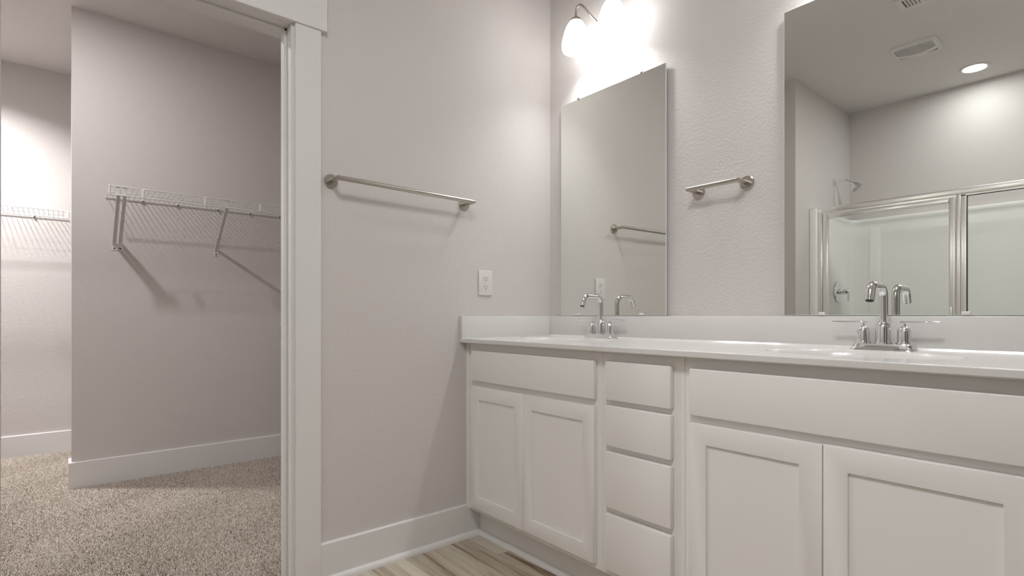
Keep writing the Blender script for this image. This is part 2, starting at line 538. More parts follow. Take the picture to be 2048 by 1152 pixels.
# ------------------------------------------------------------------ vanity cabinets
FY, DY = -0.516, -0.535        # face-frame plane, door-front plane
ZB, ZT = 0.127, 0.861
def door(parent, x0, x1, z0, z1):
    st, rl, e, dp = 0.052, 0.056, 0.0022, 0.0065
    bm = bmesh.new()
    yb = FY - 0.0005
    def rect(i, j, y): return [bm.verts.new(p) for p in ((x0 + i, y, z0 + j), (x1 - i, y, z0 + j), (x1 - i, y, z1 - j), (x0 + i, y, z1 - j))]
    loops = [rect(0, 0, yb), rect(0, 0, DY + e), rect(e * 0.3, e * 0.3, DY + e * 0.3), rect(e, e, DY), rect(st - 0.0012, rl - 0.0012, DY), rect(st, rl, DY + 0.0012), rect(st, rl, DY + dp + 0.001), rect(st, rl, yb)]
    for A, B in zip(loops, loops[1:] + loops[:1]):
        for k in range(4): bm.faces.new((A[k], A[(k + 1) % 4], B[(k + 1) % 4], B[k]))
    m = MB(); m.bm.free(); m.bm = bm
    d = m.build('door', 'cabinet', parent, sharp=50)
    p = MB()
    p.box((x0 + st + 0.0002, DY + dp, z0 + rl + 0.0002), (x1 - st - 0.0002, FY - 0.003, z1 - rl - 0.0002))
    p.build('recessed_panel', 'cabinet', d)
    return d
def slab(parent, name, x0, x1, z0, z1):
    return MB().box((x0, DY, z0), (x1, FY - 0.0005, z1), 0.003, 3).build(name, 'cabinet', parent)

def carcass(root, x0, x1, openings):
    m = MB()
    t = 0.018
    m.box((x0, FY + 0.019, ZB), (x0 + t, -0.022, ZT))
    m.box((x1 - t, FY + 0.019, ZB), (x1, -0.022, ZT))
    m.box((x0 + t, FY + 0.019, ZB), (x1 - t, -0.022, ZB + t))
    m.box((x0 + t, -0.030, ZB + t), (x1 - t, -0.022, ZT))
    m.build('carcass', 'cabinet', root)
    f = MB()
    g = 0.0004
    f.box((x0 + g, FY, ZB), (x1 - g, FY + 0.019, ZT), 0.0008, 1)
    f.build('face_frame', 'cabinet', root)
    k = MB().box((x0, KY, 0.0), (x1, KY + 0.018, ZB - 0.0005))
    k.build('toe_kick', 'cabinet', root)

X0, X1, X2, X3 = 0.036, 0.788, 1.0965, 1.862
c1 = thing('vanity_cabinet', 'white sink cabinet with two panel doors next to the left wall', 'cabinet', ((X0 + X1) / 2, -0.27, 0), 'vanity cabinets')
carcass(c1, X0, X1, None)
slab(c1, 'false_drawer_front', 0.060, 0.763, 0.700, 0.830)
door(c1, 0.056, 0.3985, 0.149, 0.676)
door(c1, 0.4005, 0.763, 0.149, 0.676)
fl = MB()
fl.box((0.0, FY + 0.004, ZB), (X0, FY + 0.019, ZT))
fl.box((0.0, FY - 0.004, ZB), (0.017, FY + 0.004, ZT), 0.0015, 1)
fl.build('filler_strip', 'cabinet', c1)
MB().box((0.0, KY, 0.0), (X0, KY + 0.018, ZB - 0.0005)).build('toe_kick_filler', 'cabinet', c1)

c2 = thing('drawer_cabinet', 'narrow white cabinet with four stacked drawers between the two sink cabinets', 'cabinet', ((X1 + X2) / 2, -0.27, 0), 'vanity cabinets')
carcass(c2, X1, X2, None)
for z0, z1 in ((0.706, 0.832), (0.556, 0.688), (0.354, 0.537), (0.149, 0.334)):
    dr = MB().box((0.813, DY, z0), (1.060, FY - 0.0005, z1), 0.003, 3).build('drawer', 'cabinet', c2)

c3 = thing('vanity_cabinet', 'white sink cabinet with two panel doors at the right edge of the photo', 'cabinet', ((X2 + X3) / 2, -0.27, 0), 'vanity cabinets')
carcass(c3, X2, X3, None)
slab(c3, 'false_drawer_front', 1.121, 1.838, 0.699, 0.831)
door(c3, 1.121, 1.469, 0.149, 0.677)
door(c3, 1.4715, 1.838, 0.149, 0.679)

# ------------------------------------------------------------------ vanity top with two integral bowls
CX0, CX1, CY0, CZ0, CZ1 = 0.0005, 1.882, -0.555, 0.862, 0.882
SINKS = (0.397, 1.465)
SY, SA, SB, SD = -0.300, 0.215, 0.150, 0.115
top = thing('countertop', 'long glossy white vanity top with two integral oval bowls', 'countertop', (0.94, -0.28, CZ0))
def countertop():
    bm = bmesh.new()
    xs = np.linspace(CX0, CX1, 400)
    rad = 0.0032
    # cross-section across y: rounded front edge, then flat to the wall
    sec = [(CY0 + 0.004, CZ0)]
    sec += [(CY0, CZ0 + 0.004), (CY0, CZ0 + 0.0044), (CY0, CZ1 - rad - 0.0004)]
    for k in range(7):
        a = PI - k * (PI / 2) / 6
        sec.append((CY0 + rad + rad * math.cos(a), CZ1 - rad + rad * math.sin(a)))
    for y in [CY0 + rad + 0.0004] + list(np.linspace(CY0 + rad + 0.004, -0.003, 122)):
        sec.append((float(y), CZ1))
    grid = []
    for (y, z) in sec:
        row = []
        for x in xs:
            zz = z
            if z >= CZ1 - 1e-6:
                for sx in SINKS:
                    r = math.sqrt(((x - sx) / SA) ** 2 + ((y - SY) / SB) ** 2)
                    if r < 1.06:
                        t = (1.06 - r) / 1.06
                        zz = CZ1 - SD * (1 - math.exp(-(t / 0.17) ** 1.9))
            row.append(bm.verts.new((x, y, zz)))
        grid.append(row)
    for A, B in zip(grid, grid[1:]):
        for k in range(len(xs) - 1):
            bm.faces.new((A[k], A[k + 1], B[k + 1], B[k]))
    # closed underside following the bowls
    low = []
    for (y, z), row in zip(sec[1:], grid[1:]):
        low.append([bm.verts.new((v.co.x, v.co.y + (0.004 if z < CZ1 - 1e-6 else 0), min(CZ0, v.co.z - 0.012))) for v in row])
    low = [low[i] for i in range(len(low)) if i == 0 or sec[i + 1][1] > CZ1 - 1e-6]
    low = [grid[0]] + low[2:]
    for A, B in zip(low, low[1:]):
        for k in range(len(xs) - 1):
            bm.faces.new((A[k], B[k], B[k + 1], A[k + 1]))
    for k in range(len(xs) - 1):
        bm.faces.new((grid[-1][k], grid[-1][k + 1], low[-1][k + 1], low[-1][k]))
    for i in (0, -1):
        bm.faces.new([r[i] for r in grid] + [r[i] for r in reversed(low[1:])])
    m = MB(); m.bm.free(); m.bm = bm
    return m.build('slab', 'marble', top, sharp=30)
slab_o = countertop()
BS = 0.980
m = MB()
m.box((0.0205, -0.0205, CZ1 - 0.002), (CX1, -0.0005, BS), 0.002, 2)
m.prism([(-0.0205, CZ1), (-0.0265, CZ1), (-0.0205, CZ1 + 0.006)], 0, 0.0205, CX1)
tag(m.build('backsplash', 'marble'), 'low white backsplash along the wall under the mirrors', 'backsplash')
m = MB()
m.box((0.0005, -0.555, CZ1 - 0.004), (0.0205, -0.0005, BS), 0.002, 2)
tag(m.build('side_splash', 'marble'), 'short white splash piece against the left wall below the outlet', 'backsplash')
for sx in SINKS:
    z = CZ1 - SD + 0.003
    m = MB().lathe([(0.0, z - 0.006), (0.026, z - 0.006), (0.030, z - 0.002), (0.028, z + 0.001), (0.020, z + 0.001), (0.018, z), (0.0, z)], (sx, SY, 0), n=28, caps=False)
    m.build('drain', 'chrome', top)

# ------------------------------------------------------------------ faucets
def make_faucet(loc, label):
    root = thing('faucet', label, 'faucet', loc, 'chrome bathroom faucets')
    x, y, z = loc
    m = MB()
    def ring(hx, hy, h, rr):
        out = []
        for k in range(40):
            a = 2 * PI * k / 40
            ca, sa = math.cos(a), math.sin(a)
            e = 0.35
            out.append(m.bm.verts.new((x + hx * math.copysign(abs(ca) ** e, ca), y + hy * math.copysign(abs(sa) ** e, sa), z + h)))
        return out
    R = [ring(0.082, 0.030, 0.0, 0), ring(0.081, 0.029, 0.003, 0), ring(0.0765, 0.0255, 0.007, 0), ring(0.0745, 0.0245, 0.016, 0), ring(0.072, 0.0225, 0.018, 0)]
    for A, B in zip(R, R[1:]):
        for k in range(40): m.bm.faces.new((A[k], A[(k + 1) % 40], B[(k + 1) % 40], B[k]))
    m.bm.faces.new(R[-1]); m.bm.faces.new(list(reversed(R[0])))
    m.build('base_plate', 'chrome', root)
    zb = z + 0.0175
    # spout: bell body, riser, forward bend
    m = MB()
    m.lathe([(0.0, 0), (0.0225, 0), (0.0228, 0.002), (0.0222, 0.005), (0.0200, 0.006), (0.0200, 0.047), (0.0190, 0.053), (0.0155, 0.0595), (0.0120, 0.0625), (0.0116, 0.070)], (x, y, zb), n=32)
    m.build('spout_body', 'chrome', root)
    zr = z + 0.184        # tube axis at the top
    pts = [(x, y, zb + 0.055), (x, y, zr - 0.030)]
    pts += [(x, y - 0.030 + 0.030 * math.cos(a), zr - 0.030 + 0.030 * math.sin(a)) for a in np.linspace(0.12, PI / 2, 8)]
    pts += [(x, y - 0.085, zr + 0.0003)]
    endA = math.radians(72)
    pts += [(x, y - 0.085 - 0.026 * math.sin(a), zr - 0.026 + 0.026 * math.cos(a)) for a in np.linspace(0.12, endA, 7)]
    px, py, pz = pts[-1]
    pts += [(px, py - 0.027 * math.cos(endA), pz - 0.027 * math.sin(endA))]
    m = MB().tube(pts, 0.0116, 22)
    sp_ = m.build('spout', 'chrome', root)
    ex = Vector(pts[-1]); d = (ex - Vector(pts[-2])).normalized()
    MB().cyl(ex - d * 0.0005, ex + d * 0.0012, 0.0096, 20).build('aerator', 'dark', sp_)
    for s_ in (-1, 1):
        hx = x + s_ * 0.0508
        h = MB().lathe([(0.0, 0), (0.0200, 0), (0.0205, 0.002), (0.0198, 0.006), (0.0172, 0.007), (0.0172, 0.036), (0.0164, 0.041), (0.0135, 0.0460), (0.0080, 0.0490), (0.0050, 0.051), (0.0045, 0.060)], (hx, y, zb), n=28)
        ho = h.build('handle', 'chrome', root)
        l = MB()
        zl = zb + 0.0625
        l.box((hx - s_ * 0.011 if s_ > 0 else hx - 0.083, y - 0.0055, zl - 0.0028), (hx + 0.083 if s_ > 0 else hx + 0.011, y + 0.0055, zl + 0.0028), 0.0018, 2)
        l.build('lever', 'chrome', ho)
    return root
f1 = make_faucet((SINKS[0], -0.075, CZ1), 'two-handled chrome faucet in front of the left mirror')
f2 = copy_tree(f1)
f2.location = (SINKS[1], -0.075, CZ1)
f2['label'] = 'two-handled chrome faucet in front of the right mirror'

# ------------------------------------------------------------------ mirrors
def make_mirror(x0, x1, label):
    z0, z1 = 0.9815, 2.012
    root = thing('wall_mirror', label, 'mirror', ((x0 + x1) / 2, -0.006, z0), 'frameless wall mirrors')
    MB().box((x0, -0.0178, z0), (x1, -0.0122, z1), 0.0006, 1).build('glass_edge', 'mirror_edge', root)
    g = MB()
    e = 0.0018
    vs = [g.bm.verts.new(p) for p in ((x0 + e, -0.0180, z0 + e), (x1 - e, -0.0180, z0 + e), (x1 - e, -0.0180, z1 - e), (x0 + e, -0.0180, z1 - e))]
    vb = [g.bm.verts.new((v.co.x, -0.0177, v.co.z)) for v in vs]
    g.bm.faces.new(vs); g.bm.faces.new(list(reversed(vb)))
    for k in range(4): g.bm.faces.new((vs[k], vb[k], vb[(k + 1) % 4], vs[(k + 1) % 4]))
    g.build('mirror_face', 'mirror', root)
    MB().box((x0 + 0.012, -0.0122, z0 + 0.012), (x1 - 0.012, -0.0008, z1 - 0.012)).build('backing', 'mirror_back', root)
    for fx in (x0 + 0.120, x1 - 0.120):
        t = MB()
        t.box((fx - 0.008, -0.0220, z1 - 0.008), (fx + 0.008, -0.0182, z1 + 0.004), 0.0015, 2)
        t.box((fx - 0.008, -0.0220, z1 + 0.0005), (fx + 0.008, -0.0008, z1 + 0.004), 0.001, 1)
        tc = t.build('top_clip', 'chrome', root)
        MB().cyl((fx, -0.0215, z1 - 0.003), (fx, -0.0228, z1 - 0.003), 0.0035, 12).build('clip_screw', 'dark', tc)
        t = MB()
        t.box((fx - 0.010, -0.0225, z0 + 0.0005), (fx + 0.010, -0.0182, z0 + 0.011), 0.002, 2)
        t.build('bottom_clip', 'clear_plastic', root)
    return root
m1 = make_mirror(0.094, 0.695, 'tall frameless mirror on the narrow wall beside the corner')
m2 = copy_tree(m1)
m2.location.x += 1.160 - 0.094
m2['label'] = 'frameless mirror at the right edge reflecting the shower'

# ------------------------------------------------------------------ towel bars
def make_towel_bar(name, label, p0, p1, out, r_fl=0.0255):
    """p0, p1: flange centres on the wall; out: unit vector away from the wall"""
    p0, p1, o = Vector(p0), Vector(p1), Vector(out)
    root = thing(name, label, 'towel bar', (p0 + p1) / 2, 'brushed nickel towel bars')
    for p in (p0, p1):
        f = MB().lathe([(0.0, 0.0005), (r_fl, 0.0005), (r_fl, 0.004), (r_fl * 0.97, 0.0048), (r_fl * 0.97, 0.0085), (r_fl * 0.93, 0.0095), (0, 0.0095)], p, o, 36, caps=False)
        f.build('flange', 'nickel', root)
    d = 0.072
    m = MB()
    u = (p1 - p0).normalized()
    pts = [p0 + o * 0.009, p0 + o * d, p1 + o * d, p1 + o * 0.009]
    # mitred corners
    R, n = 0.0088, 20
    up = Vector((0, 0, 1))
    rings = []
    def ring(c, e1):
        return [m.bm.verts.new(c + e1 * math.cos(2 * PI * k / n) * R + up * math.sin(2 * PI * k / n) * R) for k in range(n)]
    rings.append(ring(pts[0], u)); rings.append(ring(pts[1], u - o)); rings.append(ring(pts[2], -(u + o) * -1 if False else (-u - o))); rings.append(ring(pts[3], -u))
    # orient ring 2,3 like ring 1 along the run: (-o) side is outer at the corner
    m.bm.verts.ensure_lookup_table()
    for A, B in zip(rings, rings[1:]):
        for k in range(n): m.bm.faces.new((A[k], A[(k + 1) % n], B[(k + 1) % n], B[k]))
    m.bm.faces.new(list(reversed(rings[0]))); m.bm.faces.new(rings[-1])
    m.build('bar', 'nickel', root, sharp=30)
    return root
make_towel_bar('towel_bar', 'long brushed nickel towel bar on the wall beside the closet doorway', (0, -1.134, 1.482), (0, -0.534, 1.475), (1, 0, 0))
make_towel_bar('towel_bar', 'short brushed nickel hand towel bar between the two mirrors', (0.832, 0, 1.461), (1.025, 0, 1.461), (0, -1, 0))

# ------------------------------------------------------------------ outlet
ot = thing('wall_outlet', 'white duplex electrical outlet above the side splash', 'outlet', (0, -0.415, 1.131))
m = MB()
yc, zc = -0.415, 1.131
for (h, z) in ((0.0387, 0.058),):
    m.box((0.0005, yc - h, zc - z), (0.0065, yc + h, zc + z), 0.0035, 3)
m.build('cover_plate', 'plastic', ot)
for dz in (0.0195, -0.0195):
    f = MB()
    pts = []
    for k in range(40):
        a = 2 * PI * k / 40
        pts.append((yc + 0.0172 * math.cos(a), max(-0.0125, min(0.0125, 0.0172 * math.sin(a))) + zc + dz))
    f.prism(pts, 0, 0.0060, 0.0082)
    fo = f.build('receptacle', 'plastic', ot)
    s1 = MB()
    s1.box((0.0080, yc - 0.0073, zc + dz - 0.0010), (0.0086, yc - 0.0053, zc + dz + 0.0080))
    s1.box((0.0080, yc + 0.0053, zc + dz + 0.0000), (0.0086, yc + 0.0070, zc + dz + 0.0070))
    s1.cyl((0.0080, yc, zc + dz - 0.0065), (0.0086, yc, zc + dz - 0.0065), 0.0026, 14)
    s1.build('slots', 'dark', fo)
MB().cyl((0.0062, yc, zc), (0.0078, yc, zc), 0.0030, 14).build('screw', 'plastic', ot)

# ------------------------------------------------------------------ vanity lights
def make_vanity_light(xc, label):
    yl, zc_, sp_ = -0.122, 2.255, 0.105
    root = thing('vanity_light', label, 'light fixture', (xc, 0, zc_), 'two-shade vanity lights')
    MB().lathe([(0.0, 0.0005), (0.056, 0.0005), (0.056, 0.010), (0.053, 0.018), (0.042, 0.025), (0.025, 0.029), (0.012, 0.031), (0.0, 0.031)], (xc, 0, zc_ + 0.030), (0, -1, 0), 40, caps=False).build('backplate', 'nickel', root)
    for s_ in (-1, 1):
        lx = xc + s_ * sp_
        def P(t, yy, zz): return (xc + s_ * sp_ * t, yy, zz)
        ctl = [P(0.05, -0.028, zc_ + 0.030), P(0.22, -0.055, zc_ + 0.034), P(0.42, -0.085, zc_ + 0.066), P(0.58, -0.105, zc_ + 0.098), P(0.74, -0.118, zc_ + 0.120), P(0.90, yl, zc_ + 0.118), P(0.985, yl, zc_ + 0.100), P(1.0, yl, zc_ + 0.072)]
        cv = []
        C = [Vector(c_) for c_ in ctl]
        C = [C[0] * 2 - C[1]] + C + [C[-1] * 2 - C[-2]]
        for i in range(1, len(C) - 2):
            for k in range(6):
                t = k / 6
                p0, p1, p2, p3 = C[i - 1], C[i], C[i + 1], C[i + 2]
                cv.append(0.5 * (2 * p1 + (p2 - p0) * t + (2 * p0 - 5 * p1 + 4 * p2 - p3) * t * t + (3 * p1 - p0 - 3 * p2 + p3) * t ** 3))
        cv.append(C[-2])
        arm = MB().tube(cv, 0.0048, 12).build('arm', 'nickel', root)
        zt = zc_ + 0.078
        MB().lathe([(0.0, 0.0), (0.0075, 0.0), (0.010, -0.004), (0.020, -0.011), (0.0275, -0.020), (0.0285, -0.026), (0.0, -0.026)], (lx, yl, zt), n=28, caps=False).build('socket_cap', 'nickel', root)
        zs = zt - 0.0205
        prof = [(0.018, 0.0), (0.028, -0.006), (0.0365, -0.018), (0.046, -0.036), (0.0545, -0.061), (0.0605, -0.087), (0.0635, -0.108), (0.0635, -0.121), (0.0590, -0.135)]
        inner = [(r - 0.004, h) for r, h in reversed(prof[1:])]
        MB().lathe(prof + inner, (lx, yl, zs), n=24, caps=False).build('glass_shade', 'shade', root)
        MB().lathe([(0.010, -0.004), (0.013, -0.024), (0.021, -0.042), (0.028, -0.058), (0.030, -0.070), (0.028, -0.083), (0.020, -0.094), (0.010, -0.0995), (0.0, -0.101)], (lx, yl, zs), n=16, caps=False).build('bulb', 'bulb', root)
    return root
vl1 = make_vanity_light(0.398, 'two-shade nickel vanity light above the left mirror')
vl2 = copy_tree(vl1)
vl2.location.x += SINKS[1] - 0.398
vl2['label'] = 'two-shade nickel vanity light above the right mirror, past the top edge'

# ------------------------------------------------------------------ recessed ceiling lights and the added fill disc
def make_led(x, y, z, label, mat, r=0.066):
    root = thing('recessed_light', label, 'ceiling light', (x, y, z), 'recessed disc lights')
    MB().lathe([(r, 0.0), (r + 0.020, -0.0005), (r + 0.019, -0.005), (r + 0.006, -0.008), (r, -0.006)], (x, y, z), n=48, caps=False).build('trim_ring', 'plastic', root)
    MB().lathe([(0.0, -0.0050), (r * 0.5, -0.0050), (r, -0.0050), (r, -0.001)], (x, y, z), n=48, caps=False).build('diffuser', mat, root)
    return root
make_led(1.150, -3.095, H, 'round lit recessed light over the shower, reflected in the right mirror', 'led')
make_led(1.75, -1.95, H, 'added round fill light on the bathroom ceiling above the camera, out of view', 'fill_led', 0.24)  # unseen fill light, added to light the cabinets and walls evenly
def make_dome(x, y, z, label, mat, r=0.046, baffle=0.0):
    root = thing('closet_light', label, 'ceiling light', (x, y, z), 'closet ceiling lights')
    MB().lathe([(0.0, -0.0005), (r + 0.024, -0.0005), (r + 0.024, -0.012), (r, -0.018), (0.0, -0.018)], (x, y, z), n=40, caps=False).build('base_ring', 'plastic', root)
    MB().lathe([(r, -0.0170), (r - 0.002, -0.0190), (r * 0.5, -0.0195), (0.0, -0.0195)], (x, y, z), n=36, caps=False).build('diffuser', mat, root)
    if baffle:
        R = r + 0.014
        MB().lathe([(R, -0.012), (R, -0.020 - baffle), (R + 0.004, -0.020 - baffle), (R + 0.006, -0.012)], (x, y, z), n=40, caps=False).build('baffle', 'plastic', root)
make_dome(-1.10, -2.14, H - 0.015, 'round lit ceiling light in the near part of the closet', 'closet_led')
make_dome(-2.44, -2.46, H - 0.015, 'round lit ceiling light in the deep part of the closet', 'closet_far_led', 0.055, 0.045)

# ------------------------------------------------------------------ ceiling fan grille and air register
fx0, fx1, fy0, fy1 = 0.838, 1.090, -2.545, -2.318
fan = thing('exhaust_fan', 'white exhaust fan grille with curved louvres on the ceiling', 'exhaust fan', ((fx0 + fx1) / 2, (fy0 + fy1) / 2, H))
def rrect(x0, x1, y0, y1, r, n=6):
    o = []
    for cx, cy, a in ((x1 - r, y1 - r, 0), (x0 + r, y1 - r, PI / 2), (x0 + r, y0 + r, PI), (x1 - r, y0 + r, 1.5 * PI)):
        for k in range(n + 1):
            t = a + k * PI / 2 / n
            o.append((cx + r * math.cos(t), cy + r * math.sin(t)))
    return o
m = MB()
def loop(pts, z): return [m.bm.verts.new((p[0], p[1], z)) for p in pts]
La = loop(rrect(fx0, fx1, fy0, fy1, 0.035), H)
Lb = loop(rrect(fx0, fx1, fy0, fy1, 0.035), H - 0.006)
Lc = loop(rrect(fx0 + 0.012, fx1 - 0.012, fy0 + 0.012, fy1 - 0.012, 0.028), H - 0.020)
Ld = loop(rrect(fx0 + 0.022, fx1 - 0.022, fy0 + 0.022, fy1 - 0.022, 0.022), H - 0.020)
Le = loop(rrect(fx0 + 0.022, fx1 - 0.022, fy0 + 0.022, fy1 - 0.022, 0.022), H - 0.008)
for A, B in ((La, Lb), (Lb, Lc), (Lc, Ld), (Ld, Le)):
    for k in range(len(A)): m.bm.faces.new((A[k], A[(k + 1) % len(A)], B[(k + 1) % len(A)], B[k]))
m.build('cover_frame', 'plastic', fan)
MB().box((fx0 + 0.02, fy0 + 0.02, H - 0.0085), (fx1 - 0.02, fy1 - 0.02, H - 0.0005)).build('dark_opening', 'grey_slot', fan)
# curved blank band across the grille, nearer the shower side
m = MB()
nb = 24
up_, lo_ = [], []
for k in range(nb + 1):
    t = k / nb
    x = fx0 + 0.020 + (fx1 - fx0 - 0.040) * t
    bow = 0.045 * (4 * t * (1 - t))
    up_.append((x, fy0 + 0.105 - bow)); lo_.append((x, fy0 + 0.105 - bow * 1.15 - 0.034))
poly = up_ + list(reversed(lo_))
m.prism(poly, 2, H - 0.0205, H - 0.009)
m.build('curved_band', 'plastic', fan)
m = MB()
nl = 34
for k in range(nl):
    x = fx0 + 0.026 + (fx1 - fx0 - 0.052) * k / (nl - 1)
    m.box((x - 0.0017, fy0 + 0.021, H - 0.0165), (x + 0.0017, fy1 - 0.021, H - 0.009))
m.build('louvres', 'plastic', fan)
rx0, rx1, ry0, ry1 = 1.034, 1.340, -1.850, -1.700
reg = thing('air_register', 'white ceiling air register at the top edge of the right mirror', 'air vent', ((rx0 + rx1) / 2, (ry0 + ry1) / 2, H))
m = MB()
b0 = 0.028
for lo, hi in (((rx0, ry0), (rx1, ry0 + b0)), ((rx0, ry1 - b0), (rx1, ry1)), ((rx0, ry0 + b0), (rx0 + b0, ry1 - b0)), ((rx1 - b0, ry0 + b0), (rx1, ry1 - b0))):
    m.box((lo[0], lo[1], H - 0.007), (hi[0], hi[1], H - 0.0005), 0.001, 1)
xm = rx0 + 0.108
m.box((xm - 0.012, ry0 + b0, H - 0.007), (xm + 0.012, ry1 - b0, H - 0.0005))
m.build('frame', 'plastic', reg)
MB().box((rx0 + 0.01, ry0 + 0.01, H - 0.0012), (rx1 - 0.01, ry1 - 0.01, H - 0.0002)).build('duct_opening', 'dark', reg)
m = MB()
x = rx0 + b0 + 0.012
while x < rx1 - b0:
    m.obox((x, (ry0 + ry1) / 2, H - 0.006), (0.0045, 0, 0.0032), (0, (ry1 - ry0) / 2 - b0, 0), (-0.0004, 0, 0.0006))
    x += 0.0155
m.build('fins', 'plastic', reg)

# ------------------------------------------------------------------ wire shelves in the closet
def wire_shelf(label, wx, y0, y1, zf, braces, tabs, clips, group='white wire closet shelves'):
    """shelf on a wall facing +x at wx, from y0 (left end) to y1"""
    D = 0.300
    root = thing('wire_shelf', label, 'shelf', (wx, (y0 + y1) / 2, zf - 0.01), group)
    zr = zf - 0.008
    xf = wx + D
    w_ = MB()
    y = y0 + 0.006
    while y < y1:
        w_.tube([(wx + 0.006, y, zr), (xf, y, zf)], 0.0015, 6)
        y += 0.0254
    w_.build('deck_wires', 'wire', root)
    r = MB().tube([(xf, y0, zf), (xf, y1, zf)], 0.0030, 8)
    r.build('front_rail', 'wire', root)
    MB().tube([(xf + 0.003, y0, zf - 0.047), (xf + 0.003, y1, zf - 0.047)], 0.0034, 8).build('lip_rail', 'wire', root)
    r = MB()
    r.tube([(wx + 0.008, y0 - 0.004, zr - 0.004), (wx + 0.008, y1, zr - 0.004)], 0.0030, 8)
    r.build('rear_rail', 'wire', root)
    MB().tube([(wx + 0.16, y0, zf - 0.0075), (wx + 0.16, y1, zf - 0.0075)], 0.0026, 8).build('middle_rail', 'wire', root)
    # end cap of the lip
    MB().box((xf - 0.005, y0 - 0.003, zf - 0.052), (xf + 0.008, y0 + 0.006, zf + 0.004), 0.002, 1).build('end_cap', 'wire', root)
    for ty in tabs:
        MB().box((xf - 0.003, ty - 0.007, zf - 0.047), (xf + 0.006, ty + 0.007, zf), 0.002, 1).build('lip_tab', 'wire', root)
    for cy in clips:
        c_ = MB().box((wx + 0.0005, cy - 0.008, zr - 0.012), (wx + 0.014, cy + 0.008, zr + 0.002), 0.002, 1).build('wall_clip', 'wire', root)
        MB().cyl((wx + 0.013, cy, zr - 0.008), (wx + 0.0165, cy, zr - 0.008), 0.0042, 10).build('clip_screw', 'dark', c_)
    for by, bz in braces:
        a = Vector((xf - 0.002, by, zf - 0.055)); f = Vector((wx + 0.012, by, bz + 0.028))
        d = (f - a)
        L_ = d.length; d.normalize()
        nrm = d.cross(Vector((0, 1, 0))).normalized()
        m_ = MB()
        mid = (a + f) / 2
        m_.obox(mid, d * (L_ / 2), Vector((0, 0.0085, 0)), nrm * 0.0011)
        for s_ in (-1, 1):
            m_.obox(mid + Vector((0, s_ * 0.0078, 0)) - nrm * 0.004, d * (L_ / 2), Vector((0, 0.0009, 0)), nrm * 0.0045)
        m_.box((xf - 0.0035, by - 0.0085, zf - 0.058), (xf - 0.0010, by + 0.0085, zf - 0.002), 0.0008, 1)
        bo = m_.build('support_brace', 'brace', root)
        MB().cyl((xf - 0.0012, by, zf - 0.012), (xf - 0.0004, by, zf - 0.012), 0.0040, 12).build('brace_hole', 'wire', bo)
        fp = MB()
        fp.box((wx + 0.0005, by - 0.014, bz - 0.018), (wx + 0.0030, by + 0.014, bz + 0.012), 0.0008, 1)
        fp.obox((wx + 0.009, by, bz + 0.018), (0.0075, 0, 0.011), (0, 0.009, 0), (-0.0008, 0, 0.0006))
        fp.build('foot_plate', 'wire', bo)
        MB().cyl((wx + 0.0030, by, bz - 0.006), (wx + 0.0060, by, bz - 0.006), 0.0045, 12).build('screw', 'dark', bo)
    return root
wire_shelf('white wire shelf with sloping braces on the near closet wall', NX, -1.708, -0.20, 1.683,
           [(-1.668, 1.383), (-1.640, 1.383), (-1.136, 1.386), (-0.63, 1.386)],
           [-1.556, -1.250, -0.945, -0.64], [-1.531, -1.351, -1.128, -0.935, -0.745])
wire_shelf('white wire shelf on the far closet wall at the left edge', FX, -3.25, NY - 0.006, 1.690,
           [(-2.62, 1.386)], [-2.46, -2.156, -1.872], [-2.052, -2.35])

# ------------------------------------------------------------------ shower
GY = -2.60
sur = thing('shower_surround', 'glossy white moulded shower surround and pan, seen in the right mirror', 'shower', ((SX0 + SX1) / 2, -3.0, 0))
def surround():
    bm = bmesh.new()
    R, t = 0.075, 0.012
    xi0, xi1, yi = SX0 + 0.030, SX1 - 0.030, SY0 + 0.030
    path = [(xi0, GY + 0.055), (xi0, yi + R)]
    path += [(xi0 + R - R * math.cos(a), yi + R - R * math.sin(a)) for a in np.linspace(0.15, PI / 2, 8)]
    path += [(xi1 - R + R * math.sin(a), yi + R - R * math.cos(a)) for a in np.linspace(0, PI / 2 - 0.15, 8)]
    path += [(xi1, yi + R), (xi1, GY + 0.055)]
    # vertical profile: (push towards the wall, z)
    prof = [(0.0, 0.10), (0.0, 1.00), (0.003, 1.03), (0.003, 1.58), (0.002, 1.62), (-0.001, 1.66), (-0.001, 1.70), (0.002, 1.735), (0.0, 1.765), (-0.004, 1.772), (-0.005, 1.788), (-0.003, 1.799), (0.0, 1.802), (0.0285, 1.803)]
    cx, cy = (xi0 + xi1) / 2, GY
    rows = []
    N = len(path)
    nor = []
    for i in range(N):
        a = Vector(path[max(0, i - 1)]); b_ = Vector(path[min(N - 1, i + 1)])
        d = (b_ - a).normalized()
        nn = Vector((d.y, -d.x))
        if nn.dot(Vector((cx, cy)) - Vector(path[i])) > 0: nn = -nn
        nor.append(nn)
    for off, z in prof:
        rows.append([bm.verts.new((path[i][0] + nor[i].x * off, path[i][1] + nor[i].y * off, z)) for i in range(N)])
    for A, B in zip(rows, rows[1:]):
        for k in range(N - 1): bm.faces.new((A[k], A[k + 1], B[k + 1], B[k]))
    m_ = MB(); m_.bm.free(); m_.bm = bm
    return m_
surround().build('wall_liner', 'fibre', sur, sharp=60)
for xa, xb in ((SX0 + 0.001, SX0 + 0.050), (SX1 - 0.050, SX1 - 0.001)):
    MB().box((xa, GY - 0.030, 0.10), (xb, GY + 0.055, 1.803), 0.006, 2).build('front_flange', 'fibre', sur)
m = MB()
m.box((SX0 + 0.001, SY0 + 0.001, 0.0), (SX1 - 0.001, GY + 0.055, 0.06))
m.box((SX0 + 0.001, GY - 0.05, 0.06), (SX1 - 0.001, GY + 0.055, 0.13), 0.012, 3)
